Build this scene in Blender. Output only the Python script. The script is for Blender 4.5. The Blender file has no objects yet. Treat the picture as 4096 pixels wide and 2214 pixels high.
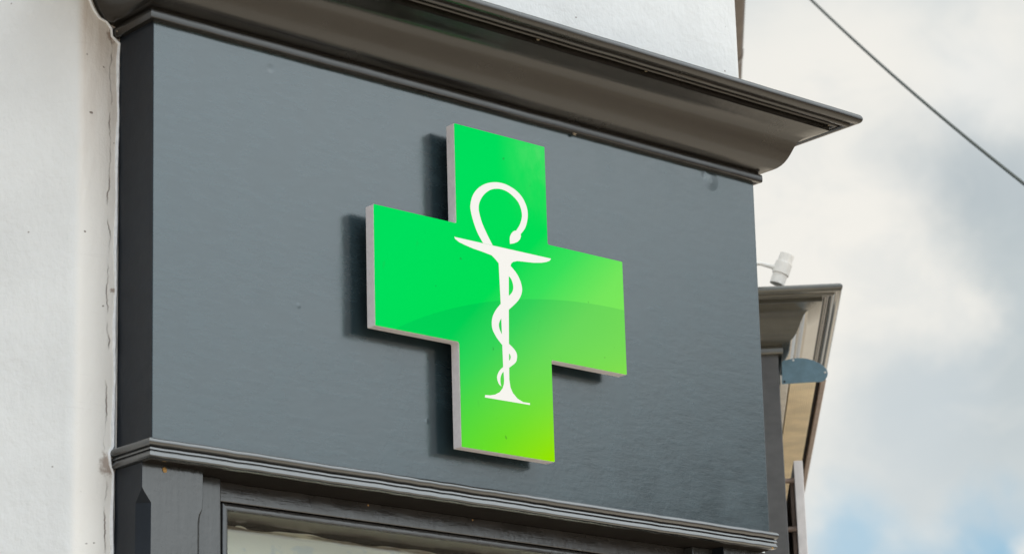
import bpy, bmesh, math, random
from mathutils import Vector, Matrix
from mathutils.geometry import tessellate_polygon
random.seed(7)
R = math.radians
scene = bpy.context.scene
COL = scene.collection

# ------------------------------------------------------------------ camera
cam_data = bpy.data.cameras.new('camera')
cam = bpy.data.objects.new('camera', cam_data)
COL.objects.link(cam)
cam_data.sensor_width = 36.0
cam_data.lens = 96.015
cam_data.clip_start = 0.1
cam_data.clip_end = 2000
CAM = Vector((-4.20605, -4.79235, 1.6))
rot = Matrix(((0.7505162, -0.1651671, -0.6398790), (-0.6602469, -0.2288297, -0.7153397), (-0.0282727, 0.9593523, -0.2807915)))
cam.matrix_world = Matrix.Translation(CAM) @ rot.to_4x4()
cam_data.dof.use_dof = True
cam_data.dof.focus_distance = 6.65
cam_data.dof.aperture_fstop = 7.1
scene.camera = cam

# ------------------------------------------------------------------ world: Nishita sky with a broken cloud deck
SUN_AZ, SUN_EL = R(62), R(52)
world = bpy.data.worlds.new('World')
scene.world = world
world.use_nodes = True
wn, wl = world.node_tree.nodes, world.node_tree.links
wn.clear()


class NT:
    """small node helper"""
    def __init__(self, tree):
        self.t = tree
    def n(self, typ, **kw):
        nd = self.t.nodes.new(typ)
        for k, v in kw.items():
            setattr(nd, k, v)
        return nd
    def put(self, sock, v):
        if isinstance(v, bpy.types.NodeSocket):
            self.t.links.new(v, sock)
        else:
            sock.default_value = v
    def math(self, op, a, b=0.0, c=0.0, clamp=False):
        nd = self.n('ShaderNodeMath', operation=op, use_clamp=clamp)
        self.put(nd.inputs[0], a); self.put(nd.inputs[1], b); self.put(nd.inputs[2], c)
        return nd.outputs[0]
    def vmath(self, op, a, b=(0, 0, 0)):
        nd = self.n('ShaderNodeVectorMath', operation=op)
        self.put(nd.inputs[0], a); self.put(nd.inputs[1], b)
        return nd
    def smooth(self, v, a, b, to0=0.0, to1=1.0):
        nd = self.n('ShaderNodeMapRange', interpolation_type='SMOOTHSTEP')
        self.put(nd.inputs[0], v)
        nd.inputs[1].default_value = a; nd.inputs[2].default_value = b
        nd.inputs[3].default_value = to0; nd.inputs[4].default_value = to1
        return nd.outputs[0]
    def mix(self, f, a, b, blend='MIX'):
        nd = self.n('ShaderNodeMix', data_type='RGBA', blend_type=blend)
        self.put(nd.inputs[0], f)
        self.put(nd.inputs[6], a if isinstance(a, bpy.types.NodeSocket) else (*a[:3], 1))
        self.put(nd.inputs[7], b if isinstance(b, bpy.types.NodeSocket) else (*b[:3], 1))
        return nd.outputs[2]
    def noise(self, vec, scale, detail=4, rough=0.5, out=0, dist=0.0):
        nd = self.n('ShaderNodeTexNoise')
        if vec is not None:
            self.t.links.new(vec, nd.inputs['Vector'])
        nd.inputs['Scale'].default_value = scale
        nd.inputs['Detail'].default_value = detail
        nd.inputs['Roughness'].default_value = rough
        nd.inputs['Distortion'].default_value = dist
        return nd.outputs[out]
    def scale(self, vec, s):
        return self.vmath('MULTIPLY', vec, s).outputs[0]
    def ramp(self, f, stops):
        nd = self.n('ShaderNodeValToRGB')
        el = nd.color_ramp.elements
        while len(el) < len(stops):
            el.new(0.5)
        for e, (p, c) in zip(el, stops):
            e.position = p; e.color = (*c, 1)
        self.put(nd.inputs[0], f)
        return nd.outputs[0]


W = NT(world.node_tree)
tc = W.n('ShaderNodeTexCoord')
d0 = W.vmath('NORMALIZE', tc.outputs['Generated']).outputs[0]
sky = W.n('ShaderNodeTexSky', sky_type='NISHITA')
sky.sun_disc = False
sky.sun_elevation = SUN_EL
sky.sun_rotation = R(90) - SUN_AZ
sky.air_density = 1.0
sky.dust_density = 1.6
# domain warp so that no cloud edge is a clean circle
wv = W.vmath('SUBTRACT', W.noise(d0, 7.0, 6, 0.55, out=1), (0.5, 0.5, 0.5)).outputs[0]
wv2 = W.vmath('SUBTRACT', W.noise(d0, 24.0, 5, 0.55, out=1), (0.5, 0.5, 0.5)).outputs[0]
dw = W.vmath('ADD', d0, W.scale(wv, (0.13, 0.13, 0.10))).outputs[0]
dw = W.vmath('ADD', dw, W.scale(wv2, (0.03, 0.03, 0.025))).outputs[0]
WHITE = (0.885, 0.868, 0.815)
GREY = (0.50, 0.56, 0.58)
fb = W.noise(W.scale(d0, (1.0, 1.0, 1.7)), 9.0, 7, 0.55)
ccol = W.mix(W.smooth(fb, 0.33, 0.72), WHITE, (0.64, 0.69, 0.70))
# (direction, radius, colour, strength): broad masses of grey, white and open blue in this part of the sky
MASSES = [
    ((0.7080, 0.6400, 0.3000), 0.085, (0.885, 0.868, 0.815), 1.0),
    ((0.7409, 0.5754, 0.3263), 0.034, (0.58, 0.63, 0.65), 0.7),
    ((0.7575, 0.5790, 0.3020), 0.044, (0.48, 0.54, 0.57), 0.95),
    ((0.7490, 0.5930, 0.2900), 0.026, GREY, 0.6),
    ((0.7197, 0.5933, 0.3606), 0.030, WHITE, 0.9),
    ((0.7450, 0.5640, 0.3580), 0.022, (0.86, 0.86, 0.83), 0.85),
    ((0.7670, 0.5970, 0.2420), 0.050, (0.53, 0.59, 0.61), 0.95),
    ((0.7500, 0.6190, 0.2264), 0.036, (0.60, 0.66, 0.69), 0.8),
    ((0.7230, 0.6290, 0.2880), 0.040, (0.895, 0.875, 0.82), 1.0),
    ((0.7420, 0.6130, 0.2700), 0.024, WHITE, 1.0),
    ((0.7727, 0.6084, 0.1740), 0.025, (0.33, 0.55, 0.72), 0.95),
    ((0.7452, 0.6404, 0.1760), 0.022, (0.42, 0.61, 0.75), 0.9),
    ((0.7800, 0.5980, 0.1790), 0.010, WHITE, 0.8),
]
for v, rad, c, s in MASSES:
    v = Vector(v).normalized()
    dist = W.vmath('DISTANCE', dw, tuple(v)).outputs['Value']
    ccol = W.mix(W.math('MULTIPLY', W.smooth(dist, rad * 1.5, rad * 0.25), s), ccol, c)
tex = W.noise(W.scale(d0, (1.0, 1.0, 1.5)), 22.0, 7, 0.6, dist=0.6)
ccol = W.mix(W.math('MULTIPLY', W.smooth(tex, 0.45, 0.75), 0.35), ccol, (0.62, 0.67, 0.69))
ccol = W.mix(W.math('MULTIPLY', W.smooth(tex, 0.48, 0.28), 0.16), ccol, WHITE)
# the deck breaks into blue overhead; unseen bright lobes added to light the shopfront
az = W.n('ShaderNodeSeparateXYZ'); W.put(az.inputs[0], d0)
away = W.vmath('DOT_PRODUCT', d0, tuple(Vector((0.337, -0.757, 0.559)).normalized())).outputs['Value']
gain = W.smooth(away, 0.80, 0.955, 1.0, 3.0)
high = W.vmath('DOT_PRODUCT', d0, tuple(Vector((0.30, -0.50, 0.81)).normalized())).outputs['Value']
gain = W.math('MAXIMUM', gain, W.smooth(high, 0.72, 0.93, 1.0, 4.2))
fb2 = W.noise(W.scale(d0, (1.0, 1.0, 2.0)), 2.6, 6, 0.55)
gain = W.math('MULTIPLY', gain, W.smooth(fb2, 0.30, 0.70, 0.85, 1.15))
cool = W.mix(1.0, W.mix(0.0, gain, gain), (0.92, 0.98, 1.04), 'MULTIPLY')
side = W.vmath('DOT_PRODUCT', d0, (0.66, 0.74, 0.0)).outputs['Value']
left = W.vmath('DOT_PRODUCT', d0, (-0.68, -0.68, 0.27)).outputs['Value']
cool = W.mix(W.smooth(left, 0.2, 0.8), cool, W.mix(1.0, cool, (1.04, 1.09, 1.17), 'MULTIPLY'))
gain = W.mix(W.smooth(side, 0.75, 0.45), (1, 1, 1), cool)
cl10 = W.mix(1.0, W.mix(1.0, ccol, gain, 'MULTIPLY'), (10, 10, 10), 'MULTIPLY')
cover = W.math('MULTIPLY', W.smooth(fb2, 0.56, 0.66), W.smooth(az.outputs[2], 0.42, 0.60))
col = W.mix(cover, cl10, sky.outputs[0])
bg = W.n('ShaderNodeBackground'); W.put(bg.inputs[0], col); bg.inputs[1].default_value = 0.1
wo = W.n('ShaderNodeOutputWorld'); wl.new(bg.outputs[0], wo.inputs[0])

# ------------------------------------------------------------------ sun (behind the building, so the shopfront is in open shade)
sd = bpy.data.lights.new('sun', 'SUN')
sd.energy = 5.0; sd.angle = R(0.5); sd.color = (1.0, 0.93, 0.82)
sun = bpy.data.objects.new('sun', sd); COL.objects.link(sun)
sv = Vector((math.cos(SUN_EL) * math.cos(SUN_AZ), math.cos(SUN_EL) * math.sin(SUN_AZ), math.sin(SUN_EL)))
sun.rotation_euler = sv.to_track_quat('Z', 'Y').to_euler()
sun.location = sv * 40

vs = scene.view_settings
vs.view_transform = 'Standard'; vs.look = 'None'; vs.exposure = 0.0; vs.gamma = 1.0; vs.use_curve_mapping = False


# ------------------------------------------------------------------ object helpers
def tag(o, label=None, cat=None, group=None, kind=None):
    if label: o['label'] = label
    if cat: o['category'] = cat
    if group: o['group'] = group
    if kind: o['kind'] = kind
    return o


def thing(name, label, cat, loc=(0, 0, 0), rz=0.0, group=None):
    o = bpy.data.objects.new(name, None)
    o.empty_display_size = 0.2
    COL.objects.link(o)
    o.location = loc; o.rotation_euler = (0, 0, rz)
    return tag(o, label, cat, group)


def obj(name, bm, mat, parent=None, smooth=None, bevel=None, seg=2):
    bmesh.ops.recalc_face_normals(bm, faces=bm.faces)
    me = bpy.data.meshes.new(name)
    bm.to_mesh(me); bm.free()
    if smooth is not None:
        for p in me.polygons: p.use_smooth = True
        me.set_sharp_from_angle(angle=R(smooth))
    o = bpy.data.objects.new(name, me)
    COL.objects.link(o)
    for m in (mat if isinstance(mat, (list, tuple)) else [mat]):
        me.materials.append(m)
    if parent: o.parent = parent
    if bevel:
        b = o.modifiers.new('bevel', 'BEVEL'); b.width = bevel; b.segments = seg; b.limit_method = 'ANGLE'; b.angle_limit = R(35)
    return o


def box(bm, x0, x1, y0, y1, z0, z1):
    vs_ = [bm.verts.new(p) for p in ((x0, y0, z0), (x1, y0, z0), (x1, y1, z0), (x0, y1, z0), (x0, y0, z1), (x1, y0, z1), (x1, y1, z1), (x0, y1, z1))]
    for f in ((0, 3, 2, 1), (4, 5, 6, 7), (0, 1, 5, 4), (1, 2, 6, 5), (2, 3, 7, 6), (3, 0, 4, 7)):
        bm.faces.new([vs_[i] for i in f])
    return bm


def mkbox(*a):
    return box(bmesh.new(), *a)


def prism_xz(bm, pts, y0, y1):
    """polygon in x,z pushed through from y0 to y1"""
    a = [bm.verts.new((x, y0, z)) for x, z in pts]
    b = [bm.verts.new((x, y1, z)) for x, z in pts]
    bm.faces.new(a); bm.faces.new(b[::-1])
    for i in range(len(pts)):
        j = (i + 1) % len(pts)
        bm.faces.new((a[j], a[i], b[i], b[j]))
    return bm


def prism_xy(bm, pts, z0, z1, caps=True):
    a = [bm.verts.new((x, y, z0)) for x, y in pts]
    b = [bm.verts.new((x, y, z1)) for x, y in pts]
    if caps:
        bm.faces.new(a[::-1]); bm.faces.new(b)
    for i in range(len(pts)):
        j = (i + 1) % len(pts)
        bm.faces.new((a[i], a[j], b[j], b[i]))
    return bm


def tube(bm, pts, rad, seg=12, cap=True):
    pts = [Vector(p) for p in pts]
    rings = []
    for i, p in enumerate(pts):
        t = (pts[min(i + 1, len(pts) - 1)] - pts[max(i - 1, 0)]).normalized()
        ref = Vector((0, 0, 1)) if abs(t.z) < 0.9 else Vector((1, 0, 0))
        a = t.cross(ref).normalized(); b = t.cross(a)
        r_ = rad[i] if isinstance(rad, (list, tuple)) else rad
        rings.append([bm.verts.new(p + (a * math.cos(2 * math.pi * k / seg) + b * math.sin(2 * math.pi * k / seg)) * r_) for k in range(seg)])
    for i in range(len(rings) - 1):
        for k in range(seg):
            bm.faces.new((rings[i][k], rings[i][(k + 1) % seg], rings[i + 1][(k + 1) % seg], rings[i + 1][k]))
    if cap:
        bm.faces.new(rings[0][::-1]); bm.faces.new(rings[-1])
    return bm


def sweep(bm, prof, xl, xr, yw, n=1, wob=0.0):
    """moulding profile [(projection, z)] run along a box front (y=0) with mitred returns back to yw"""
    cols = []
    xs = [i / n for i in range(n + 1)]
    offs = [(random.uniform(-1, 1) * wob, random.uniform(-1, 1) * wob) for _ in xs]
    for p, z in prof:
        c = [bm.verts.new((xl - p, yw, z))]
        for i, t in enumerate(xs):
            o = offs[i] if 0 < i < n else (0, 0)
            c.append(bm.verts.new((xl - p + (xr - xl + 2 * p) * t, -p + o[0], z + o[1])))
        c.append(bm.verts.new((xr + p, yw, z)))
        cols.append(c)
    for a, b in zip(cols, cols[1:]):
        for k in range(len(a) - 1):
            bm.faces.new((a[k], a[k + 1], b[k + 1], b[k]))
    return bm


def arc(cx, cz, r, a0, a1, n):
    return [(cx + r * math.cos(R(a0 + (a1 - a0) * i / n)), cz + r * math.sin(R(a0 + (a1 - a0) * i / n))) for i in range(n + 1)]


# ------------------------------------------------------------------ materials
def new_mat(name):
    m = bpy.data.materials.new(name); m.use_nodes = True
    t = NT(m.node_tree)
    p = m.node_tree.nodes['Principled BSDF']
    geo = t.n('ShaderNodeNewGeometry')
    return m, t, p, geo.outputs['Position']


def bump(t, p, h, strength, dist):
    b = t.n('ShaderNodeBump'); b.inputs['Strength'].default_value = strength; b.inputs['Distance'].default_value = dist
    t.put(b.inputs['Height'], h)
    t.put(p.inputs['Normal'], b.outputs[0])
    return b


def paint(name, base, rough=0.3, spec=0.75, var=0.25, stroke=(26, 26, 140), bs=0.22, wave=0.25, dents=(), speck=0.0, coat=0.0):
    """old brushed gloss paint on timber"""
    m, t, p, pos = new_mat(name)
    n1 = t.noise(t.scale(pos, stroke), 1.0, 5, 0.6)
    n2 = t.noise(pos, 9.0, 4, 0.55)
    n3 = t.noise(pos, 75.0, 3, 0.5)
    dark = tuple(c * (1 - var) for c in base); lite = tuple(min(1, c * (1 + var)) for c in base)
    c = t.mix(t.smooth(t.math('ADD', t.math('MULTIPLY', n1, 0.5), t.math('MULTIPLY', n2, 0.5)), 0.35, 0.65), dark, lite)
    if speck:
        s = t.smooth(t.noise(t.scale(pos, (1, 1, 1.6)), 85.0, 2, 0.5), 0.70, 0.76)
        c = t.mix(t.math('MULTIPLY', s, speck), c, tuple(x * 0.25 for x in base))
    t.put(p.inputs['Base Color'], c)
    t.put(p.inputs['Roughness'], t.smooth(n2, 0.3, 0.7, rough * 0.85, rough * 1.2))
    p.inputs['Specular IOR Level'].default_value = spec
    p.inputs['Coat Weight'].default_value = coat; p.inputs['Coat IOR'].default_value = 1.65; p.inputs['Coat Roughness'].default_value = 0.12
    h = t.math('ADD', t.math('MULTIPLY', n1, 0.55), t.math('ADD', t.math('MULTIPLY', n3, 0.35), t.math('MULTIPLY', n2, wave * 4)))
    for cx, cy, cz, r_, a in dents:
        dd = t.vmath('DISTANCE', pos, (cx, cy, cz)).outputs['Value']
        h = t.math('ADD', h, t.smooth(dd, r_, r_ * 0.2, 0.0, a))
    bump(t, p, h, bs, 0.006)
    return m


YW = 0.1385                      # rendered wall plane behind the shopfront box
M = {}
M['fascia'] = paint('grey_fascia_paint', (0.018, 0.032, 0.038), 0.205, 0.98, 0.2, (17, 24, 60), 0.075, 0.08, dents=((0.80, 0, 3.872, 0.030, 14.0), (0.777, 0, 3.884, 0.012, -8.0), (-0.652, 0, 3.859, 0.012, -9.0), (-0.575, 0, 3.30, 0.008, 5.0), (-0.2, 0, 3.08, 0.008, 5.0)), speck=0.75)
M['fascia'].node_tree.nodes['Principled BSDF'].inputs['Specular Tint'].default_value = (0.945, 1.0, 1.03, 1)
M['mould'] = paint('grey_moulding_paint', (0.022, 0.024, 0.025), 0.15, 1.0, 0.2, (12, 60, 60), 0.12, 0.10, coat=0.25)
M['cornice'] = paint('grey_cornice_paint', (0.013, 0.011, 0.009), 0.23, 0.66, 0.2, (3, 40, 40), 0.10, 0.05, coat=0.0)
M['timber'] = paint('grey_timber_paint', (0.030, 0.031, 0.031), 0.18, 0.85, 0.22, (80, 80, 7), 0.13, 0.12, speck=0.5)
M['rail'] = paint('grey_rail_paint', (0.030, 0.028, 0.027), 0.18, 0.85, 0.22, (9, 70, 70), 0.15, 0.16, speck=0.5)
M['side'] = paint('shaded_return_paint', (0.011, 0.014, 0.019), 0.35, 0.20, 0.15, (30, 30, 30), 0.1, 0.1)  # same grey paint, with the shade of the unlit side faces put into its colour
M['far_paint'] = paint('charcoal_far_paint', (0.070, 0.068, 0.068), 0.40, 0.4, 0.12, (20, 20, 40), 0.10, 0.1)
M['far_cornice'] = paint('brown_grey_cornice_paint', (0.075, 0.070, 0.056), 0.11, 0.95, 0.15, (3, 3, 40), 0.04, 0.05)


def render_mat():
    m, t, p, pos = new_mat('white_render')
    n1 = t.noise(pos, 70.0, 3, 0.55)
    n2 = t.noise(t.scale(pos, (1, 1, 0.55)), 28.0, 4, 0.6)
    n3 = t.noise(pos, 3.0, 5, 0.6)
    c = t.mix(t.smooth(n3, 0.3, 0.7), (0.71, 0.71, 0.705), (0.65, 0.65, 0.645))
    # weather stain running down on the strip beside the shopfront, heaviest under the cornice end
    sep = t.n('ShaderNodeSeparateXYZ'); t.put(sep.inputs[0], pos)
    x, y, z = sep.outputs
    strip = t.math('MULTIPLY', t.smooth(x, -1.088, -1.066), t.smooth(x, -0.80, -0.85))
    streak = t.noise(t.scale(pos, (38, 38, 5)), 1.0, 5, 0.65)
    top = t.smooth(z, 3.35, 3.98, 0.02, 0.75)
    st = t.math('MULTIPLY', t.math('MULTIPLY', strip, top), t.smooth(streak, 0.25, 0.72, 0.35, 1.0))
    c = t.mix(t.math('MULTIPLY', strip, 0.9), c, (0.80, 0.765, 0.72))  # warm light falling on this strip, put into its base colour
    c = t.mix(st, c, (0.50, 0.42, 0.36))
    # scattered dead insects and grit
    sp = t.smooth(t.noise(pos, 42.0, 1, 0.4), 0.765, 0.80)
    c = t.mix(t.math('MULTIPLY', sp, 0.8), c, (0.10, 0.06, 0.04))
    # hairline crack close to the timber
    cw = t.math('MULTIPLY', t.math('SUBTRACT', t.noise(t.scale(pos, (0, 0, 1)), 9.0, 6, 0.6), 0.5), 0.045)
    cd = t.math('ABSOLUTE', t.math('SUBTRACT', t.math('ADD', x, cw), -0.998))
    crack = t.math('MULTIPLY', t.smooth(cd, 0.0028, 0.0008), t.smooth(t.noise(t.scale(pos, (0, 0, 1)), 6.0, 3), 0.46, 0.56))
    crack = t.math('MULTIPLY', crack, t.smooth(y, 0.16, 0.145))
    c = t.mix(t.math('MULTIPLY', crack, 0.75), c, (0.13, 0.09, 0.07))
    # broken plaster where the ledge moulding meets the wall, and at the foot of the cornice
    for q, r_ in (((-0.992, YW, 2.905), 0.030), ((-0.990, YW, 3.905), 0.022), ((-0.986, YW, 3.30), 0.012)):
        dd = t.vmath('DISTANCE', pos, q).outputs['Value']
        dd = t.math('ADD', dd, t.math('MULTIPLY', t.math('SUBTRACT', t.noise(pos, 60.0, 5, 0.65), 0.5), 0.05))
        c = t.mix(t.math('MULTIPLY', t.smooth(dd, r_, r_ * 0.4), 0.7), c, (0.22, 0.14, 0.10))
    # faint rub marks and old trowel lines
    ln = t.smooth(t.noise(t.scale(pos, (3, 3, 40)), 1.6, 5, 0.7), 0.62, 0.68)
    c = t.mix(t.math('MULTIPLY', ln, 0.10), c, (0.40, 0.36, 0.33))
    t.put(p.inputs['Base Color'], c)
    p.inputs['Roughness'].default_value = 0.7
    p.inputs['Specular IOR Level'].default_value = 0.3
    h = t.math('ADD', t.math('MULTIPLY', n2, 0.8), t.math('MULTIPLY', n1, 0.35))
    h = t.math('SUBTRACT', h, t.math('MULTIPLY', crack, 0.8))
    bump(t, p, h, 0.45, 0.008)
    return m


M['render'] = render_mat()


def plain(name, base, rough=0.5, spec=0.4, var=0.15, sc=30.0, bs=0.1, metal=0.0, stretch=(1, 1, 1)):
    m, t, p, pos = new_mat(name)
    n = t.noise(t.scale(pos, stretch), sc, 5, 0.6)
    t.put(p.inputs['Base Color'], t.mix(t.smooth(n, 0.3, 0.7), tuple(c * (1 - var) for c in base), tuple(min(1, c * (1 + var)) for c in base)))
    p.inputs['Roughness'].default_value = rough
    p.inputs['Specular IOR Level'].default_value = spec
    p.inputs['Metallic'].default_value = metal
    bump(t, p, n, bs, 0.003)
    return m


M['sealant'] = plain('white_sealant', (0.74, 0.75, 0.77), 0.5, 0.4, 0.1, 60, 0.3)
M['white_paint'] = plain('white_lamp_paint', (0.74, 0.71, 0.67), 0.4, 0.4, 0.05)
M['plate'] = plain('blue_grey_plate', (0.085, 0.15, 0.19), 0.45, 0.5, 0.12, 40)
M['screw'] = plain('steel_screw', (0.62, 0.58, 0.54), 0.35, 0.5, 0.1, 90, 0.1, 0.6)
M['tan'] = plain('tan_slats', (0.80, 0.68, 0.48), 0.6, 0.3, 0.12, 8, 0.1, 0.0, (1, 1, 1))
M['slat_grey'] = plain('pale_grey_slat', (0.66, 0.64, 0.60), 0.55, 0.3, 0.1, 20)
M['brown'] = plain('brown_bar', (0.27, 0.20, 0.165), 0.5, 0.4, 0.2, 25)
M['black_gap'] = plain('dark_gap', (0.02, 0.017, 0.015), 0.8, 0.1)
M['board'] = plain('pale_board', (0.62, 0.585, 0.575), 0.5, 0.4, 0.08, 18)
M['gutter'] = plain('brown_gutter', (0.10, 0.08, 0.068), 0.4, 0.5, 0.15, 15)
M['wire'] = plain('grey_green_cable', (0.03, 0.045, 0.046), 0.8, 0.1, 0.05, 5, 0.0)
M['chip'] = plain('bare_wood_chip', (0.42, 0.24, 0.08), 0.6, 0.3, 0.2, 80)
M['web'] = plain('cobweb_tuft', (0.28, 0.23, 0.17), 0.9, 0.1, 0.2, 90)
M['light_gap'] = plain('white_light_gap', (0.85, 0.84, 0.78), 0.7, 0.2, 0.05, 12)
def blind_mat():
    m, t, p, pos = new_mat('cream_blind')
    n = t.noise(t.scale(pos, (1, 1, 2.2)), 16.0, 5, 0.6)
    c = t.mix(t.smooth(n, 0.55, 0.66), (0.82, 0.81, 0.69), (0.66, 0.70, 0.67))
    sep = t.n('ShaderNodeSeparateXYZ'); t.put(sep.inputs[0], pos)
    g = t.noise(t.scale(pos, (9, 1, 60)), 1.0, 5, 0.6)
    edge = t.math('MULTIPLY', t.smooth(sep.outputs[2], 2.806, 2.818), t.smooth(g, 0.30, 0.60))
    c = t.mix(edge, c, (0.25, 0.21, 0.18))
    t.put(p.inputs['Base Color'], c); p.inputs['Roughness'].default_value = 0.7; p.inputs['Specular IOR Level'].default_value = 0.2
    return m
M['blind'] = blind_mat()
M['asphalt'] = plain('pale_concrete_road', (0.52, 0.46, 0.38), 0.9, 0.2, 0.25, 60, 0.3)
M['paving'] = plain('paving', (0.26, 0.225, 0.19), 0.85, 0.2, 0.15, 6, 0.2)
M['kerb'] = plain('kerb_stone', (0.38, 0.35, 0.31), 0.85, 0.2, 0.15, 20, 0.2)
M['ground'] = plain('dry_ground', (0.36, 0.30, 0.23), 0.95, 0.1, 0.2, 0.6, 0.1)
M['brick'] = plain('brown_brick', (0.24, 0.14, 0.10), 0.85, 0.2, 0.25, 14, 0.3)
M['tile'] = plain('slate_roof', (0.09, 0.085, 0.085), 0.7, 0.3, 0.2, 9, 0.3)
M['win'] = plain('dark_glass', (0.03, 0.035, 0.04), 0.06, 0.6, 0.1, 3, 0.0)


def casing_mat():
    m, t, p, pos = new_mat('sign_casing')
    n = t.noise(pos, 55.0, 5, 0.65)
    g = t.noise(t.scale(pos, (3, 3, 1)), 22.0, 6, 0.7)
    c = t.mix(t.smooth(n, 0.3, 0.7), (0.86, 0.81, 0.83), (0.78, 0.73, 0.75))
    c = t.mix(t.math('MULTIPLY', t.smooth(g, 0.60, 0.74), 0.55), c, (0.20, 0.13, 0.09))
    t.put(p.inputs['Base Color'], c)
    p.inputs['Roughness'].default_value = 0.5
    p.inputs['Specular IOR Level'].default_value = 0.3
    return m


def lin(r, g, b):
    f = lambda v: (v / 255 / 12.92) if v < 10 else ((v / 255 + 0.055) / 1.055) ** 2.4
    return (f(r), f(g), f(b))


def green_mat():
    """backlit printed acrylic: green running to lime, with a darker swoosh below an arc"""
    m, t, p, pos = new_mat('green_lightbox_print')
    tcn = t.n('ShaderNodeTexCoord')
    sep = t.n('ShaderNodeSeparateXYZ'); t.put(sep.inputs[0], tcn.outputs['Object'])
    x, y, z = sep.outputs
    tt = t.math('ADD', t.math('SUBTRACT', x, z), 0.4)
    up = t.smooth(z, -0.05, -0.40)
    top = t.ramp(tt, [(0.0, lin(0, 222, 92)), (0.36, lin(2, 220, 84)), (0.50, lin(58, 223, 90)), (0.68, lin(116, 229, 92)), (0.95, lin(136, 233, 86))])
    bot = t.ramp(tt, [(0.0, lin(0, 214, 92)), (0.40, lin(10, 210, 92)), (0.55, lin(72, 214, 62)), (0.74, lin(108, 221, 38)), (0.93, lin(150, 227, 2))])
    # pivot the ramps so that 0..1 covers the sign
    c = t.mix(up, top, bot)
    # arc: an ellipse through the sign
    ex = t.math('DIVIDE', t.math('SUBTRACT', x, 0.37), 1.06)
    ez = t.math('DIVIDE', t.math('ADD', z, 0.62), 0.640)
    e = t.math('ADD', t.math('MULTIPLY', ex, ex), t.math('MULTIPLY', ez, ez))
    inside = t.smooth(e, 1.004, 0.996)
    c = t.mix(t.math('MULTIPLY', inside, t.smooth(z, -0.36, -0.02, 0.10, 1.0)), c, t.mix(1.0, c, (0.80, 0.86, 0.96), 'MULTIPLY'))
    # faint scuffs
    s = t.smooth(t.noise(t.scale(pos, (1, 1, 0.4)), 34.0, 4, 0.6), 0.66, 0.72)
    c = t.mix(t.math('MULTIPLY', s, 0.10), c, (0.03, 0.30, 0.05))
    fleck = t.smooth(t.noise(pos, 60.0, 1, 0.4), 0.80, 0.82)
    c = t.mix(t.math('MULTIPLY', fleck, 0.35), c, (0.02, 0.12, 0.03))
    haze = t.math('MULTIPLY', t.smooth(z, 0.16, 0.40), t.smooth(x, -0.02, 0.15))  # pale reflection painted into the top right of the upper arm
    haze = t.math('MULTIPLY', haze, t.smooth(t.noise(t.scale(pos, (1, 1, 0.6)), 14.0, 4, 0.6), 0.35, 0.65, 0.3, 1.0))
    c = t.mix(t.math('MULTIPLY', haze, 0.14), c, (0.55, 0.85, 0.45))
    t.put(p.inputs['Base Color'], t.mix(1.0, c, (0.22, 0.22, 0.22), 'MULTIPLY'))
    t.put(p.inputs['Emission Color'], c)
    p.inputs['Emission Strength'].default_value = 0.74
    p.inputs['Roughness'].default_value = 0.5
    p.inputs['Specular IOR Level'].default_value = 0.0
    return m


def emblem_mat():
    m, t, p, pos = new_mat('white_lightbox_print')
    p.inputs['Base Color'].default_value = (0.10, 0.098, 0.094, 1)
    p.inputs['Emission Color'].default_value = (0.885, 0.868, 0.815, 1)
    p.inputs['Emission Strength'].default_value = 0.90
    p.inputs['Roughness'].default_value = 0.5
    p.inputs['Specular IOR Level'].default_value = 0.1
    return m


def glass_mat():
    m, t, p, pos = new_mat('window_glass')
    p.inputs['Base Color'].default_value = (0.9, 0.93, 0.9, 1)
    p.inputs['Transmission Weight'].default_value = 1.0
    p.inputs['Roughness'].default_value = 0.0
    p.inputs['IOR'].default_value = 1.45
    return m


M['casing'] = casing_mat(); M['green'] = green_mat(); M['emblem'] = emblem_mat(); M['glass'] = glass_mat()

# ------------------------------------------------------------------ setting: ground, road, pavement
OX = 1.080                       # right corner of the canted wall
LXW = -1.080                     # left corner
S2 = math.sqrt(0.5)

bm = bmesh.new(); bmesh.ops.create_grid(bm, x_segments=4, y_segments=4, size=400)
o = obj('ground', bm, M['ground']); tag(o, kind='structure')
bm = bmesh.new()
for pts in ([(-40, -6.6), (60, -6.6), (60, -3.2), (-40, -3.2)],):
    v = [bm.verts.new((x, y, 0.004)) for x, y in pts]; bm.faces.new(v)
# the carriageway bends round the corner plot: one sheet for each street
def road_strip(bm, a, b, w, z):
    a, b = Vector(a), Vector(b); d = (b - a).normalized(); nn = Vector((-d.y, d.x)) * w / 2
    v = [bm.verts.new((q.x, q.y, z)) for q in (a - nn, b - nn, b + nn, a + nn)]; bm.faces.new(v)
bm.free(); bm = bmesh.new()
road_strip(bm, (2.2, -4.6), (60, 53.2), 6.0, 0.004)
obj('road', bm, M['asphalt'])['kind'] = 'structure'
bm = bmesh.new(); road_strip(bm, (-3.2, -3.6), (-60, 53.2), 6.0, 0.012)
obj('road', bm, M['asphalt'])['kind'] = 'structure'
bm = prism_xy(bmesh.new(), [(-40, 38.9), (-1.9, -1.2), (1.9, -1.2), (40, 36.9), (40, 60), (-40, 60)], 0.02, 0.13)
obj('pavement', bm, [M['paving']])['kind'] = 'structure'

# ------------------------------------------------------------------ the white corner building
bld = thing('corner_building', 'white rendered building with a canted corner, standing behind the grey shopfronts', 'building')
HB = 6.15


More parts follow.
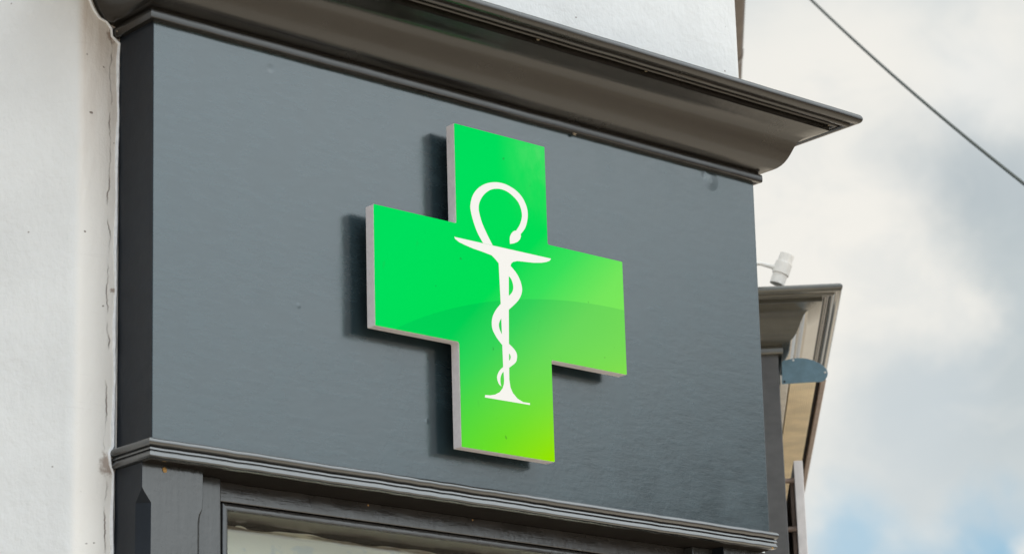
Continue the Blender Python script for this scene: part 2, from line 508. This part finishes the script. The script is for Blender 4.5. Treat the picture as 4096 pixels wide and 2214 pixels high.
def corner(cx, cy, d0_, d1_, r_, n):
    """rounded plan corner between incoming direction d0_ and outgoing d1_"""
    d0_, d1_ = Vector(d0_).normalized(), Vector(d1_).normalized()
    p = Vector((cx, cy)); a = p - d0_ * r_; b = p + d1_ * r_
    out = []
    for i in range(n + 1):
        t = i / n
        out.append(tuple(a * (1 - t) ** 2 + p * 2 * t * (1 - t) + b * t * t))
    return out


OP = (-0.72, 0.716, 0.70, 2.86)   # window opening in the canted wall
bm = bmesh.new()
lc = corner(LXW, YW, (S2, -S2), (1, 0), 0.022, 6)
rc = corner(OX, YW, (1, 0), (S2, S2), 0.012, 4)
plan_l = [(LXW - 9, YW + 9)] + lc
plan_r = rc + [(OX + 9, YW + 9)]
for pl in (plan_l, plan_r):
    for (ax, ay), (bx, by) in zip(pl, pl[1:]):
        bm.faces.new([bm.verts.new(q) for q in ((ax, ay, 0.1), (bx, by, 0.1), (bx, by, HB), (ax, ay, HB))])
xl_, xr_ = lc[-1][0], rc[0][0]
for (x0, x1, z0, z1) in ((xl_, OP[0], 0.1, HB), (OP[1], xr_, 0.1, HB), (OP[0], OP[1], OP[3], HB), (OP[0], OP[1], 0.1, OP[2])):
    bm.faces.new([bm.verts.new(q) for q in ((x0, YW, z0), (x1, YW, z0), (x1, YW, z1), (x0, YW, z1))])
back = [(LXW - 9, YW + 9), (OX + 9, YW + 9)]
bm.faces.new([bm.verts.new(q) for q in ((back[0][0], back[0][1], 0.1), (back[1][0], back[1][1], 0.1), (back[1][0], back[1][1], HB), (back[0][0], back[0][1], HB))])
bmesh.ops.remove_doubles(bm, verts=bm.verts, dist=0.0005)
obj('wall', bm, M['render'], bld, smooth=30)
# roof and eaves
bm = bmesh.new()
base = [(LXW - 9, YW + 9), (LXW - 0.08, YW - 0.16), (OX + 0.08, YW - 0.16), (OX + 9.1, YW + 8.9)]
b = [bm.verts.new((x, y, HB)) for x, y in base]; tpt = bm.verts.new((0, YW + 7.0, HB + 3.0))
for i in range(4):
    bm.faces.new((b[i], b[(i + 1) % 4], tpt))
bm.faces.new(b[::-1])
obj('roof', bm, M['tile'], bld)


def gutter(a, b, parent):
    """half-round gutter with union joints, hung along the eaves from a to b"""
    a, b = Vector(a), Vector(b); d = (b - a).normalized(); nn = Vector((d.y, -d.x, 0))
    bm = bmesh.new(); r_ = 0.055; n = 10
    rows = []
    for q in (a, b):
        rows.append([bm.verts.new(q + nn * (r_ * math.cos(math.pi + math.pi * i / n)) + Vector((0, 0, r_ * math.sin(math.pi + math.pi * i / n)))) for i in range(n + 1)])
    for i in range(n):
        bm.faces.new((rows[0][i], rows[0][i + 1], rows[1][i + 1], rows[1][i]))
    g = obj('gutter', bm, M['gutter'], parent, smooth=50)
    g.modifiers.new('thickness', 'SOLIDIFY').thickness = 0.006
    L = (b - a).length; s = 0.9
    while s < L:
        bm = bmesh.new(); rows = []
        for ds in (-0.035, 0.035):
            q = a + d * (s + ds)
            rows.append([bm.verts.new(q + nn * ((r_ + 0.009) * math.cos(math.pi + math.pi * i / n)) + Vector((0, 0, (r_ + 0.009) * math.sin(math.pi + math.pi * i / n)))) for i in range(n + 1)])
        for i in range(n):
            bm.faces.new((rows[0][i], rows[0][i + 1], rows[1][i + 1], rows[1][i]))
        j = obj('gutter_joint', bm, M['gutter'], g, smooth=50)
        j.modifiers.new('thickness', 'SOLIDIFY').thickness = -0.012
        s += 1.135


gn = Vector((S2, -S2, 0)); gu = Vector((S2, S2, 0)); OO = Vector((OX, YW, 0))
gutter(OO + gn * 0.115 + gu * 0.05 + Vector((0, 0, 6.0)), OO + gn * 0.115 + gu * 12 + Vector((0, 0, 6.0)), bld)
# soffit board under the eaves on that side
bm = mkbox(0.02, 12.0, -0.06, -0.002, 6.0, 6.145)
sf = obj('eaves_board', bm, M['gutter'], bld); sf.location = OO; sf.rotation_euler = (0, 0, R(45))
# ragged sealant run where the white wall meets the timber box and its cornice
pts = []
prof_line = [(-0.9800, 2.70), (-0.9800, 2.83), (-0.9795, 2.885), (-0.988, 2.905), (-0.990, 2.930), (-0.980, 2.945), (-0.9795, 3.1), (-0.9795, 3.3), (-0.9800, 3.5), (-0.9790, 3.7), (-0.9790, 3.885), (-0.9985, 3.90), (-1.000, 3.918), (-1.014, 3.9305), (-1.033, 3.936), (-1.045, 3.949), (-1.057, 3.971), (-1.0665, 3.993), (-1.075, 4.010)]
for (ax, az_), (bx, bz_) in zip(prof_line, prof_line[1:]):
    L = math.hypot(bx - ax, bz_ - az_); k = max(1, int(L / 0.012))
    for i in range(k):
        t = i / k
        pts.append((ax + (bx - ax) * t + 0.0012 * math.sin(i * 0.35 + az_ * 31) + random.uniform(-0.0006, 0.0006), YW - 0.001, az_ + (bz_ - az_) * t + random.uniform(-0.001, 0.001)))
obj('sealant', tube(bmesh.new(), pts, [0.0042 + 0.0009 * math.sin(k * 0.37) for k in range(len(pts))], 6), M['sealant'], bld, smooth=60)

# ------------------------------------------------------------------ shopfronts: one builder, run on the canted corner and on the street to the right
COR = [(0.000, 3.8968), (0.006, 3.8966), (0.0135, 3.8974), (0.0160, 3.8990), (0.0168, 3.9015), (0.0172, 3.9090), (0.0170, 3.9165), (0.0160, 3.9190), (0.0140, 3.9205), (0.0105, 3.9215), (0.0100, 3.9245), (0.0180, 3.9252)]
COR += [(0.0280, 3.9288), (0.0380, 3.9325), (0.0470, 3.9375), (0.0545, 3.9440), (0.0610, 3.9520), (0.0665, 3.9610), (0.0715, 3.9710), (0.0760, 3.9815), (0.0805, 3.9925), (0.0850, 4.0020), (0.0905, 4.0100), (0.0980, 4.0170), (0.1070, 4.0220), (0.1180, 4.0255), (0.1320, 4.0300), (0.1450, 4.0345), (0.1500, 4.0360)]
COR += [(0.1502, 4.0540), (0.1560, 4.0545), (0.1565, 4.0500), (0.1600, 4.0470), (0.1640, 4.0470), (0.1665, 4.0500), (0.1668, 4.0570), (0.1735, 4.0572), (0.1740, 4.0520), (0.1765, 4.0480), (0.1810, 4.0455), (0.1860, 4.0458), (0.1895, 4.0490), (0.1900, 4.0520)]
COR += arc(0.2010, 4.0660, 0.0145, -135, 75, 14)
COR += [(0.190, 4.0835), (0.10, 4.0880), (-0.12, 4.0960)]
LED = [(-0.004, 2.8931), (0.002, 2.8933), (0.0080, 2.8946), (0.0118, 2.8966), (0.0132, 2.8990), (0.0130, 2.9010), (0.0100, 2.9088), (0.0076, 2.9096), (0.0076, 2.9106), (0.0100, 2.9112), (0.0128, 2.9122), (0.0126, 2.9136), (0.0096, 2.9192), (0.0074, 2.9200), (0.0100, 2.9208)]
LED += arc(0.0072, 2.9296, 0.0098, -60, 84, 10) + [(0.0030, 2.9396), (0.0010, 2.9402), (-0.002, 2.9405)]


def fascia_bm(tl, bl, tr, br, z0, z1, yw):
    bm = bmesh.new()
    f = [bm.verts.new(p) for p in ((bl, 0, z0), (br, 0, z0), (tr, 0, z1), (tl, 0, z1))]
    g = [bm.verts.new(p) for p in ((bl, yw - 0.001, z0), (br, yw - 0.001, z0), (tr, yw - 0.001, z1), (tl, yw - 0.001, z1))]
    ff = bm.faces.new(f); ff.material_index = 0
    bm.faces.new(g[::-1])
    for i in range(4):
        j = (i + 1) % 4
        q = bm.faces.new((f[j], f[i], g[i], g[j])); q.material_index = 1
    return bm


def pilaster_bm(x0, x1, yf, yb, zt, cl=0.024, cr=0.014, ztip=2.834):
    """square post whose front edges are stop-chamfered"""
    levels = [(zt, .0006, .0006), (ztip + 0.004, .0006, .0006), (ztip - 0.004, cl * .22, .0006), (ztip - cl * 1.15, cl, cr * .2), (ztip - cl * 1.15 - 0.012, cl, cr * .75), (ztip - cl * 1.15 - 0.03, cl, cr), (0.13, cl, cr)]
    bm = bmesh.new(); rows = []
    for z, a, b in levels:
        rows.append([bm.verts.new(p) for p in ((x0, yb, z), (x0, yf + a, z), (x0 + a, yf, z), (x1 - b, yf, z), (x1, yf + b, z), (x1, yb, z))])
    for p, q in zip(rows, rows[1:]):
        for k in range(6):
            j = (k + 1) % 6
            bm.faces.new((p[k], p[j], q[j], q[k]))
    bm.faces.new(rows[0]); bm.faces.new(rows[-1][::-1])
    for f in bm.faces:
        f.normal_update()
        xs_ = [v.co.x for v in f.verts]
        f.material_index = 1 if (max(xs_) - min(xs_) < 1e-4 or (max(xs_) < x0 + cl + 1e-4)) else 0  # side and left chamfer faces take the shade-darkened paint
    return bm


def window(parent, xm, hw):
    """timber window: jambs, head rail, stepped casement bar mitred at the corners, glass and blind"""
    YR, ZR, ZS = 0.100, 2.8475, 2.8295
    fr = obj('window_frame', mkbox(xm - hw + 0.070, xm + hw - 0.070, YR, 0.21, ZR, 2.8925), M['rail'], parent, bevel=0.002)
    for s in (-1, 1):
        a, b_ = sorted((xm + s * hw, xm + s * (hw - 0.0755)))
        obj('jamb', mkbox(a, b_, 0.070, YW - 0.002, 0.13, 2.8925), M['timber'], fr, bevel=0.003)
    prof = [(0.000, YR + 0.012), (0.0012, YR + 0.004), (0.003, YR + 0.001), (0.0062, YR), (0.0165, YR + 0.0015), (0.0182, YR + 0.004), (0.0184, YR + 0.010), (0.0184, 0.24)]
    xo = hw - 0.099; zo = ZR - 0.0002; zb = 0.75
    for side in ('head', 'left', 'right'):
        bm = bmesh.new(); rows = []
        for o_, y in prof:
            if side == 'head': pr = [(xm - xo + o_, y, zo - o_), (xm + xo - o_, y, zo - o_)]
            elif side == 'left': pr = [(xm - xo + o_, y, zo - o_), (xm - xo + o_, y, zb)]
            else: pr = [(xm + xo - o_, y, zo - o_), (xm + xo - o_, y, zb)]
            rows.append([bm.verts.new(q) for q in pr])
        for p, q in zip(rows, rows[1:]):
            bm.faces.new((p[0], p[1], q[1], q[0]))
        obj('casement_bar', bm, M['rail'] if side == 'head' else M['timber'], fr, smooth=40)
    # rest of the stile between jamb and casement bar
    for s in (-1, 1):
        a, b_ = sorted((xm + s * (hw - 0.0757), xm + s * (xo - 0.0003)))
        obj('stile', mkbox(a, b_, YR + 0.003, 0.21, 0.75, ZR - 0.0005), M['timber'], fr, bevel=0.002)
    obj('sill', mkbox(xm - hw, xm + hw, 0.02, YW, 0.69, 0.75), M['rail'], fr, bevel=0.004)
    obj('stall_riser', mkbox(xm - hw, xm + hw, 0.05, YW - 0.003, 0.13, 0.688), M['timber'], fr)
    xi = xo - 0.019
    obj('glass_pane', mkbox(xm - xi, xm + xi, 0.188, 0.192, 0.752, ZS - 0.0005), M['glass'], parent)
    # blind with a wavering top edge, hung a little behind the glass
    bm = bmesh.new(); n = 160; top = []; bot = []
    zt_ = lambda x: 2.8215 - 0.0022 * math.sin(x * 21.0) - 0.0012 * math.sin(x * 57.0 + 1)
    for i in range(n + 1):
        x = xm - xi - 0.015 + (2 * xi + 0.03) * i / n
        top.append(bm.verts.new((x, 0.215, zt_(x)))); bot.append(bm.verts.new((x, 0.215, 0.70)))
    for i in range(n):
        bm.faces.new((bot[i], bot[i + 1], top[i + 1], top[i]))
    bl = obj('blind', bm, M['blind'], parent)
    for x0, x1 in ((-0.60, -0.565), (-0.50, -0.355)):  # white slivers painted for light coming through the gap above the blind
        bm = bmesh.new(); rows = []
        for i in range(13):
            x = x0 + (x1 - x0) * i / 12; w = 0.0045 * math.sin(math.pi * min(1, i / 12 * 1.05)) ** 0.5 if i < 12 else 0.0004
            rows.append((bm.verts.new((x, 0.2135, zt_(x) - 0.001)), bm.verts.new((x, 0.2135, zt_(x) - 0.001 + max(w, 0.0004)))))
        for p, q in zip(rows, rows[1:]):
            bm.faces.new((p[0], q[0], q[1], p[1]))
        obj('light_gap_strip', bm, M['light_gap'], bl)
    obj('window_recess', mkbox(xm - xi - 0.02, xm + xi + 0.02, 0.30, 0.32, 0.66, 2.86), M['black_gap'], parent)
    obj('recess_top', mkbox(xm - xi - 0.02, xm + xi + 0.02, 0.242, 0.299, 2.8297, 2.86), M['black_gap'], parent)


# --- the near shopfront on the canted corner
shop = thing('shopfront', 'glossy grey timber shopfront with bare fascia, moulded cornice and window top, carrying the green cross', 'shopfront')
TL, BL, TR, BR = -0.978, -0.9712, 0.9672, 0.9530
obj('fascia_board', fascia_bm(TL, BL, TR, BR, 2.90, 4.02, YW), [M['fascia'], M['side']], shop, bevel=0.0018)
obj('cornice', sweep(bmesh.new(), COR, TL, TR, YW - 0.0005, 40, 0.0004), M['cornice'], shop, smooth=38)
obj('ledge_moulding', sweep(bmesh.new(), LED, BL - 0.001, BR + 0.001, YW - 0.0005, 60, 0.0007), M['mould'], shop, smooth=38)
XM = (BL + BR) / 2
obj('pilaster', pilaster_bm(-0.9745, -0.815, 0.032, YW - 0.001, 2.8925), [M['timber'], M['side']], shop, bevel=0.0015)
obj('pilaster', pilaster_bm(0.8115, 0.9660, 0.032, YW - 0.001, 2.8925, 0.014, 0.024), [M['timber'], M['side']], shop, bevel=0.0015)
obj('soffit', mkbox(BL - 0.0005, BR + 0.0005, 0.0005, YW - 0.003, 2.8928, 2.8985), M['black_gap'], shop)  # near-black board added to deepen the shade under the ledge
window(shop, -0.002, 0.8132)
# small chips of bare timber and knots in the paint
for (x, y, z, r_) in ((-0.916, 0.031, 2.8815, 0.006), (0.9555, -0.0125, 2.9285, 0.004), (0.949, -0.0115, 2.8985, 0.004), (-0.30, 0.0998, 2.886, 0.0022), (0.02, 0.0998, 2.8865, 0.0022)):
    bm = bmesh.new(); bmesh.ops.create_icosphere(bm, subdivisions=2, radius=r_)
    for v in bm.verts:
        v.co *= random.uniform(0.8, 1.2); v.co.y *= 0.25
    bmesh.ops.translate(bm, verts=bm.verts, vec=(x, y, z))
    obj('paint_chip', bm, M['chip'], shop, smooth=60)
# tufts of cobweb caught in the mouldings
for (x, y, z) in ((-0.99, 0.12, 3.905), (-0.40, -0.158, 4.049), (0.05, -0.158, 4.049), (0.42, -0.158, 4.049), (1.105, -0.158, 4.049), (0.30, -0.010, 3.8962)):
    bm = bmesh.new()
    for _ in range(9):
        a = Vector((x, y, z)); e = a + Vector((random.uniform(-.008, .008), random.uniform(-.004, .003), random.uniform(-.004, .003)))
        tube(bm, [a, (a + e) / 2 + Vector((0, 0, random.uniform(-.003, .003))), e], [0.0016, 0.0012, 0.0005], 5)
    tf = obj('cobweb', bm, M['web'], shop)

# ------------------------------------------------------------------ the green cross sign
ZC = 3.4146
SG, SD_, HW, HC = 0.0617, 0.0308, 0.4, 0.1468      # front face stand-off, casing depth, half size, half arm width
sign = thing('cross_sign', 'backlit green pharmacy cross with white bowl and snake emblem, fixed to the grey fascia', 'sign', (0, -(SG - SD_), ZC))


def cross_pts(h, c, r_in=0.006, r_out=0.0015):
    base_ = [(-c, h), (c, h), (c, c), (h, c), (h, -c), (c, -c), (c, -h), (-c, -h), (-c, -c), (-h, -c), (-h, c), (-c, c)]
    inner = {2, 5, 8, 11}; out = []
    for i, p in enumerate(base_):
        p = Vector(p); a = (Vector(base_[i - 1]) - p).normalized(); b = (Vector(base_[(i + 1) % 12]) - p).normalized()
        r_ = r_in if i in inner else r_out
        for k in range(5):
            t = k / 4
            q = (p + a * r_) * (1 - t) ** 2 + p * 2 * t * (1 - t) + (p + b * r_) * t * t
            out.append((q.x, q.y))
    return out


obj('casing', prism_xz(bmesh.new(), cross_pts(HW, HC), -SD_ + 0.0022, 0.0), M['casing'], sign, bevel=0.0007)
face = obj('face_panel', prism_xz(bmesh.new(), cross_pts(HW - 0.0006, HC - 0.0006), -SD_, -SD_ + 0.002), M['green'], sign)
for sx, sz in ((-0.27, 0), (0.27, 0), (0, 0.27), (0, -0.27)):
    obj('stand_off', tube(bmesh.new(), [(sx, 0.0, sz), (sx, SG - SD_, sz)], 0.012, 14), M['casing'], sign, smooth=50)

# emblem outlines, metres from the sign's centre
LO = [(-0.0649, 0.1114), (-0.0829, 0.136), (-0.0959, 0.1653), (-0.1023, 0.1895), (-0.1014, 0.2055), (-0.0952, 0.2242), (-0.0835, 0.2409), (-0.067, 0.2553), (-0.0464, 0.2667), (-0.0219, 0.2741), (0.0026, 0.2764), (0.027, 0.2731), (0.0492, 0.2651), (0.0672, 0.2518), (0.0789, 0.2336), (0.0831, 0.215), (0.0806, 0.1951), (0.0724, 0.1742), (0.0573, 0.1563)]
LI = [(-0.0345, 0.1115), (-0.0509, 0.1355), (-0.0661, 0.1613), (-0.0745, 0.1852), (-0.076, 0.2008), (-0.0723, 0.2143), (-0.0638, 0.2287), (-0.0513, 0.2417), (-0.0348, 0.2526), (-0.0164, 0.2585), (0.002, 0.2601), (0.0202, 0.2569), (0.0383, 0.2485), (0.0531, 0.2368), (0.0611, 0.2221), (0.0638, 0.2065), (0.0617, 0.1948), (0.0549, 0.179), (0.0433, 0.163)]
HEAD = [(0.0433, 0.163), (0.035, 0.1602), (0.0274, 0.1531), (0.0221, 0.1441), (0.021, 0.1359), (0.0214, 0.1251), (0.0338, 0.1286), (0.0463, 0.1347), (0.0547, 0.1427), (0.0579, 0.1506), (0.0573, 0.1563)]
GOB = [(-0.1561, 0.1106), (-0.1531, 0.1058), (-0.1414, 0.1001), (-0.1238, 0.0963), (-0.0962, 0.0918), (-0.0685, 0.0892), (-0.0386, 0.0854), (-0.0268, 0.0774), (-0.017, 0.0693), (-0.0141, -0.0305), (-0.0131, -0.1032), (-0.012, -0.1871), (-0.0101, -0.2194), (-0.0111, -0.2297), (-0.0157, -0.241), (-0.025, -0.2516), (-0.0402, -0.2598), (-0.0552, -0.2637), (-0.0712, -0.2651), (-0.0726, -0.2712), (0.0705, -0.2697), (0.0707, -0.265), (0.0494, -0.2657), (0.0316, -0.2598), (0.017, -0.248), (0.0097, -0.2351), (0.0067, -0.2169), (0.0073, -0.1842), (0.009, -0.1232), (0.0114, -0.0428), (0.015, 0.055), (0.0214, 0.07), (0.0236, 0.0758), (0.0299, 0.081), (0.0444, 0.0858), (0.0731, 0.0883), (0.0979, 0.0907), (0.1228, 0.0951), (0.1396, 0.1), (0.1503, 0.1051), (0.1555, 0.1115)]
COILS = [
    ([(0.014, 0.0749), (0.0376, 0.0566), (0.0504, 0.0397), (0.0565, 0.0216), (0.0553, 0.0071), (0.0473, -0.0085), (0.0346, -0.0224), (0.0095, -0.0441)],
     [(0.0128, 0.0442), (0.0217, 0.0371), (0.0262, 0.0284), (0.0283, 0.0192), (0.0274, 0.011), (0.0241, 0.0038), (0.0183, -0.0029), (0.0108, -0.0089)]),
    ([(-0.0123, -0.0302), (-0.0298, -0.0495), (-0.0406, -0.0677), (-0.0442, -0.0847), (-0.0418, -0.1007), (-0.0321, -0.1155), (-0.0212, -0.1265), (-0.0095, -0.1363)],
     [(-0.0105, -0.0652), (-0.0168, -0.0728), (-0.0207, -0.081), (-0.0215, -0.0867), (-0.02, -0.0949), (-0.0172, -0.1006), (-0.0144, -0.1053), (-0.0109, -0.1094)]),
    ([(0.0071, -0.1263), (0.0242, -0.1372), (0.0329, -0.1476), (0.0336, -0.1592), (0.0277, -0.1718), (0.0048, -0.1888)],
     [(0.0062, -0.1498), (0.0109, -0.1533), (0.0132, -0.1577), (0.013, -0.1619), (0.011, -0.1664), (0.0054, -0.1714)]),
    ([(-0.0089, -0.1857), (-0.0231, -0.198), (-0.0307, -0.2108), (-0.0317, -0.2202), (-0.0273, -0.2311), (-0.0197, -0.2365)],
     [(-0.0081, -0.1972), (-0.0156, -0.2039), (-0.0201, -0.2129), (-0.0216, -0.221), (-0.0213, -0.2293), (-0.0191, -0.236)]),
]


def crom(pts, k=5):
    out = []
    for i in range(len(pts) - 1):
        p0, p1, p2, p3 = (Vector(pts[max(i - 1, 0)]), Vector(pts[i]), Vector(pts[i + 1]), Vector(pts[min(i + 2, len(pts) - 1)]))
        for j in range(k):
            t = j / k
            out.append(0.5 * (2 * p1 + (p2 - p0) * t + (2 * p0 - 5 * p1 + 4 * p2 - p3) * t * t + (3 * p1 - p0 - 3 * p2 + p3) * t ** 3))
    out.append(Vector(pts[-1]))
    return out


bm = bmesh.new()
yA, yB = -SD_ - 0.0008, -SD_ - 0.0005


def strip(o_, i_, y):
    a = [bm.verts.new((p.x, y, p.y)) for p in crom(o_)]; b = [bm.verts.new((p.x, y, p.y)) for p in crom(i_)]
    for k in range(len(a) - 1):
        bm.faces.new((a[k], a[k + 1], b[k + 1], b[k]))


strip(LO, LI, yB)
for o_, i_ in COILS:
    strip(o_, i_, yB)
for poly in (HEAD, GOB):
    vv = [bm.verts.new((x, yA, z)) for x, z in poly]
    for tri in tessellate_polygon([[Vector((x, z, 0)) for x, z in poly]]):
        bm.faces.new([vv[i] for i in tri])
obj('snake_and_bowl_emblem', bm, M['emblem'], face)

# ------------------------------------------------------------------ the shopfront on the street to the right (local x runs along that street)
X2 = 1.69
LOC2 = OO + gn * YW
shop2 = thing('shopfront', 'charcoal shopfront on the side street with a brown grey cornice, half hidden', 'shopfront', LOC2, R(45))
X2E = 8.5
bm = fascia_bm(X2, X2 + 0.0, X2E, X2E, 2.2, 4.02, YW)
obj('fascia_board', bm, [M['far_paint'], M['far_paint']], shop2, bevel=0.003)
obj('cornice', sweep(bmesh.new(), COR, X2, X2E, YW - 0.0005, 30, 0.0004), M['far_cornice'], shop2, smooth=38)
obj('pilaster', pilaster_bm(X2, X2 + 0.2, 0.002, YW - 0.001, 2.199), [M['far_paint'], M['far_paint']], shop2)
obj('pilaster', pilaster_bm(X2E - 0.2, X2E, 0.002, YW - 0.001, 2.199), [M['far_paint'], M['far_paint']], shop2)
obj('window', mkbox(X2 + 0.2, X2E - 0.2, 0.06, YW - 0.002, 0.7, 2.199), M['win'], shop2)
obj('stall_riser', mkbox(X2 + 0.2, X2E - 0.2, 0.04, YW - 0.002, 0.13, 0.699), M['far_paint'], shop2)

# awning cassette on it: end plate with screws, slatted underside, front bar
PL = [(0.0111, 3.8718), (0.0166, 3.877), (0.0273, 3.8796), (0.0424, 3.8821), (0.0621, 3.8843), (0.0815, 3.8834), (0.0993, 3.8795), (0.1169, 3.8733), (0.1314, 3.8656), (0.143, 3.8589), (0.1543, 3.8475), (0.1605, 3.838), (0.1625, 3.8286), (0.1609, 3.8193), (0.1558, 3.8103), (0.1502, 3.8036), (0.1425, 3.8), (0.135, 3.7991), (0.0976, 3.7989), (0.0526, 3.7978), (0.0084, 3.797)]
awn = thing('awning', 'closed awning under the side street cornice, blue grey end plate and tan slats', 'awning', LOC2, R(45))
AX0, AX1 = X2 + 0.004, 6.5


def yz_prism(pts, x0, x1):
    bm = bmesh.new()
    a = [bm.verts.new((x0, -n_, z)) for n_, z in pts]; b_ = [bm.verts.new((x1, -n_, z)) for n_, z in pts]
    bm.faces.new(a); bm.faces.new(b_[::-1])
    for i in range(len(pts)):
        j = (i + 1) % len(pts); bm.faces.new((a[j], a[i], b_[i], b_[j]))
    return bm


ep = obj('end_plate', yz_prism(PL, AX0 - 0.006, AX0), M['plate'], awn, bevel=0.001)
for sn, sz, mt in ((0.0497, 3.8771, 'screw'), (0.1533, 3.8305, 'screw'), (0.0164, 3.8049, 'black_gap')):
    bm = tube(bmesh.new(), [(AX0 - 0.0062, -sn, sz), (AX0 - 0.0075, -sn, sz), (AX0 - 0.0085, -sn, sz)], [0.0036, 0.0035, 0.0025], 12)
    obj('screw', bm, M[mt], ep, smooth=40)
hood = [(0.012, 3.83)] + [(n_ - 0.004 if n_ > 0.02 else n_, z - 0.003) for n_, z in PL[:13]] + [(0.156, 3.815), (0.15, 3.815), (0.15, 3.83)]
obj('hood', yz_prism(hood, AX0 + 0.0005, AX1), M['plate'], awn, smooth=40)
obj('wall_slat', mkbox(AX0 + 0.0005, AX1, -0.031, -0.003, 3.7995, 3.8295), M['slat_grey'], awn, bevel=0.001)
# ribbed slat underside
bm = bmesh.new(); n0, n1, k = 0.035, 0.1215, 12
prof2 = []
for i in range(k):
    a = n0 + (n1 - n0) * i / k; w = (n1 - n0) / k
    prof2 += [(a, 3.8015), (a + w * .15, 3.800), (a + w * .85, 3.800)]
prof2 += [(n1, 3.8015), (n1, 3.8295), (n0, 3.8295)]
obj('slats', yz_prism(prof2, AX0 + 0.0005, AX1), M['tan'], awn)
obj('slot', mkbox(AX0 + 0.0005, AX1, -0.1368, -0.1217, 3.812, 3.8295), M['black_gap'], awn)
obj('front_bar', mkbox(AX0 + 0.0005, AX1, -0.1555, -0.137, 3.801, 3.8145), M['brown'], awn, bevel=0.003)

# flat board standing off the side shopfront, seen edge-on
brd = thing('wall_board', 'pale board seen edge on, standing off the charcoal side street shopfront on pegs', 'sign board', LOC2, R(45))
BX = 1.80
bm = bmesh.new()
box(bm, BX, BX + 0.9, -0.0665, -0.0360, 2.55, 3.558)
obj('panel', bm, M['board'], brd, bevel=0.002)
bm = mkbox(BX + 0.05, BX + 0.85, -0.0355, -0.022, 2.60, 3.50)
obj('back_batten', bm, M['brown'], brd, bevel=0.002)
for z in (3.495, 3.33, 3.10, 2.75):
    obj('peg', tube(bmesh.new(), [(BX + 0.022, -0.001, z), (BX + 0.022, -0.025, z), (BX + 0.022, -0.0355, z)], [0.008, 0.009, 0.014], 12), M['brown'], brd, smooth=50)

# white tubular spotlight on an arm above the side cornice
lamp = thing('spotlight', 'small white tubular spotlight on an arm above the side street cornice', 'spotlight', OO, R(45))
SX = 1.6
a_ = Vector((SX, -0.184, 4.2190)); e_ = Vector((SX, -0.1445, 4.1190)); ax_ = (e_ - a_)
at = lambda t: a_ + ax_ * t
obj('rear_cap', tube(bmesh.new(), [at(-.02), at(0), at(.30)], [0.0205, 0.0245, 0.0245], 24), M['white_paint'], lamp, smooth=40)
obj('body', tube(bmesh.new(), [at(.27), at(.29), at(.66), at(.68)], [0.0245, 0.0290, 0.0290, 0.0250], 24), M['white_paint'], lamp, smooth=40)
bm = tube(bmesh.new(), [at(.66), at(1.0), at(1.0), at(.75)], [0.0252, 0.0252, 0.0222, 0.0215], 24, cap=False)
obj('shade', bm, M['white_paint'], lamp, smooth=40)
j_ = at(.47) + Vector((0, 0.016, 0.003))
obj('arm', tube(bmesh.new(), [j_, j_ + Vector((0, 0.012, 0.003)), j_ + Vector((0, 0.018, 0.005)), Vector((SX, -0.094, 4.193)), Vector((SX, 0.0, 4.197))], [0.014, 0.013, 0.0075, 0.0065, 0.0065], 12), M['white_paint'], lamp, smooth=50)
obj('wall_plate', tube(bmesh.new(), [(SX, -0.001, 4.197), (SX, -0.012, 4.197)], 0.03, 20), M['white_paint'], lamp, smooth=50)

# ------------------------------------------------------------------ overhead cable across the street
p0, p1 = Vector((5.561, 3.790, 6.7912)), Vector((4.1678, 1.5156, 4.9299))
dr = p1 - p0
pts = []
for i in range(61):
    t = -1.6 + 4.2 * i / 60
    q = p0 + dr * t; q.z -= 0.10 * t * (1 - t)
    pts.append(q)
o = obj('overhead_cable', tube(bmesh.new(), pts, 0.0072, 10), M['wire'], None, smooth=60)
tag(o, 'thin grey overhead cable slanting down across the cloudy sky', 'cable')

# ------------------------------------------------------------------ house across the street (it is what the gloss paint mirrors low down)
def house(loc, rz, label, w, d, h, rh):
    hs = thing('brick_house', label, 'house', loc, rz)
    obj('wall', mkbox(-w / 2, w / 2, 0, d, 0.02, h), M['brick'], hs)
    bm = bmesh.new()
    v = [bm.verts.new(p) for p in ((-w / 2 - .2, -.3, h), (w / 2 + .2, -.3, h), (w / 2 + .2, d + .3, h), (-w / 2 - .2, d + .3, h), (-w / 2 - .2, d / 2, h + rh), (w / 2 + .2, d / 2, h + rh))]
    for f in ((0, 1, 5, 4), (2, 3, 4, 5), (0, 4, 3), (1, 2, 5), (3, 2, 1, 0)):
        bm.faces.new([v[i] for i in f])
    rf = obj('roof', bm, M['tile'], hs)
    obj('chimney', mkbox(-w * .35, -w * .35 + .9, d / 2 - .3, d / 2 + .3, h + rh * .6, h + rh + 1.0), M['brick'], rf)
    for zz in (0.9, 3.4):
        for k in range(4):
            if zz < 1 and k == 1: continue
            xx = -w / 2 + w * (k + .5) / 4
            fr = obj('window', mkbox(xx - .55, xx + .55, -.03, .05, zz, zz + 1.4), M['white_paint'], hs)
            obj('pane', mkbox(xx - .47, xx + .47, -.036, -.031, zz + .08, zz + 1.32), M['win'], fr)
    xx = -w / 2 + w * 1.5 / 4
    dr_ = obj('door', mkbox(xx - .5, xx + .5, -.04, .05, .1, 2.2), M['plate'], hs, bevel=.01)
    obj('handle', tube(bmesh.new(), [(xx + .38, -.04, 1.1), (xx + .38, -.09, 1.1)], .025, 10), M['screw'], dr_)
    return hs


house((23.0, -17.0, 0), R(-37.5 + 90 - 180 + 180), 'brown brick house across the street with a slate roof and white windows', 9.0, 7.0, 5.6, 2.6)
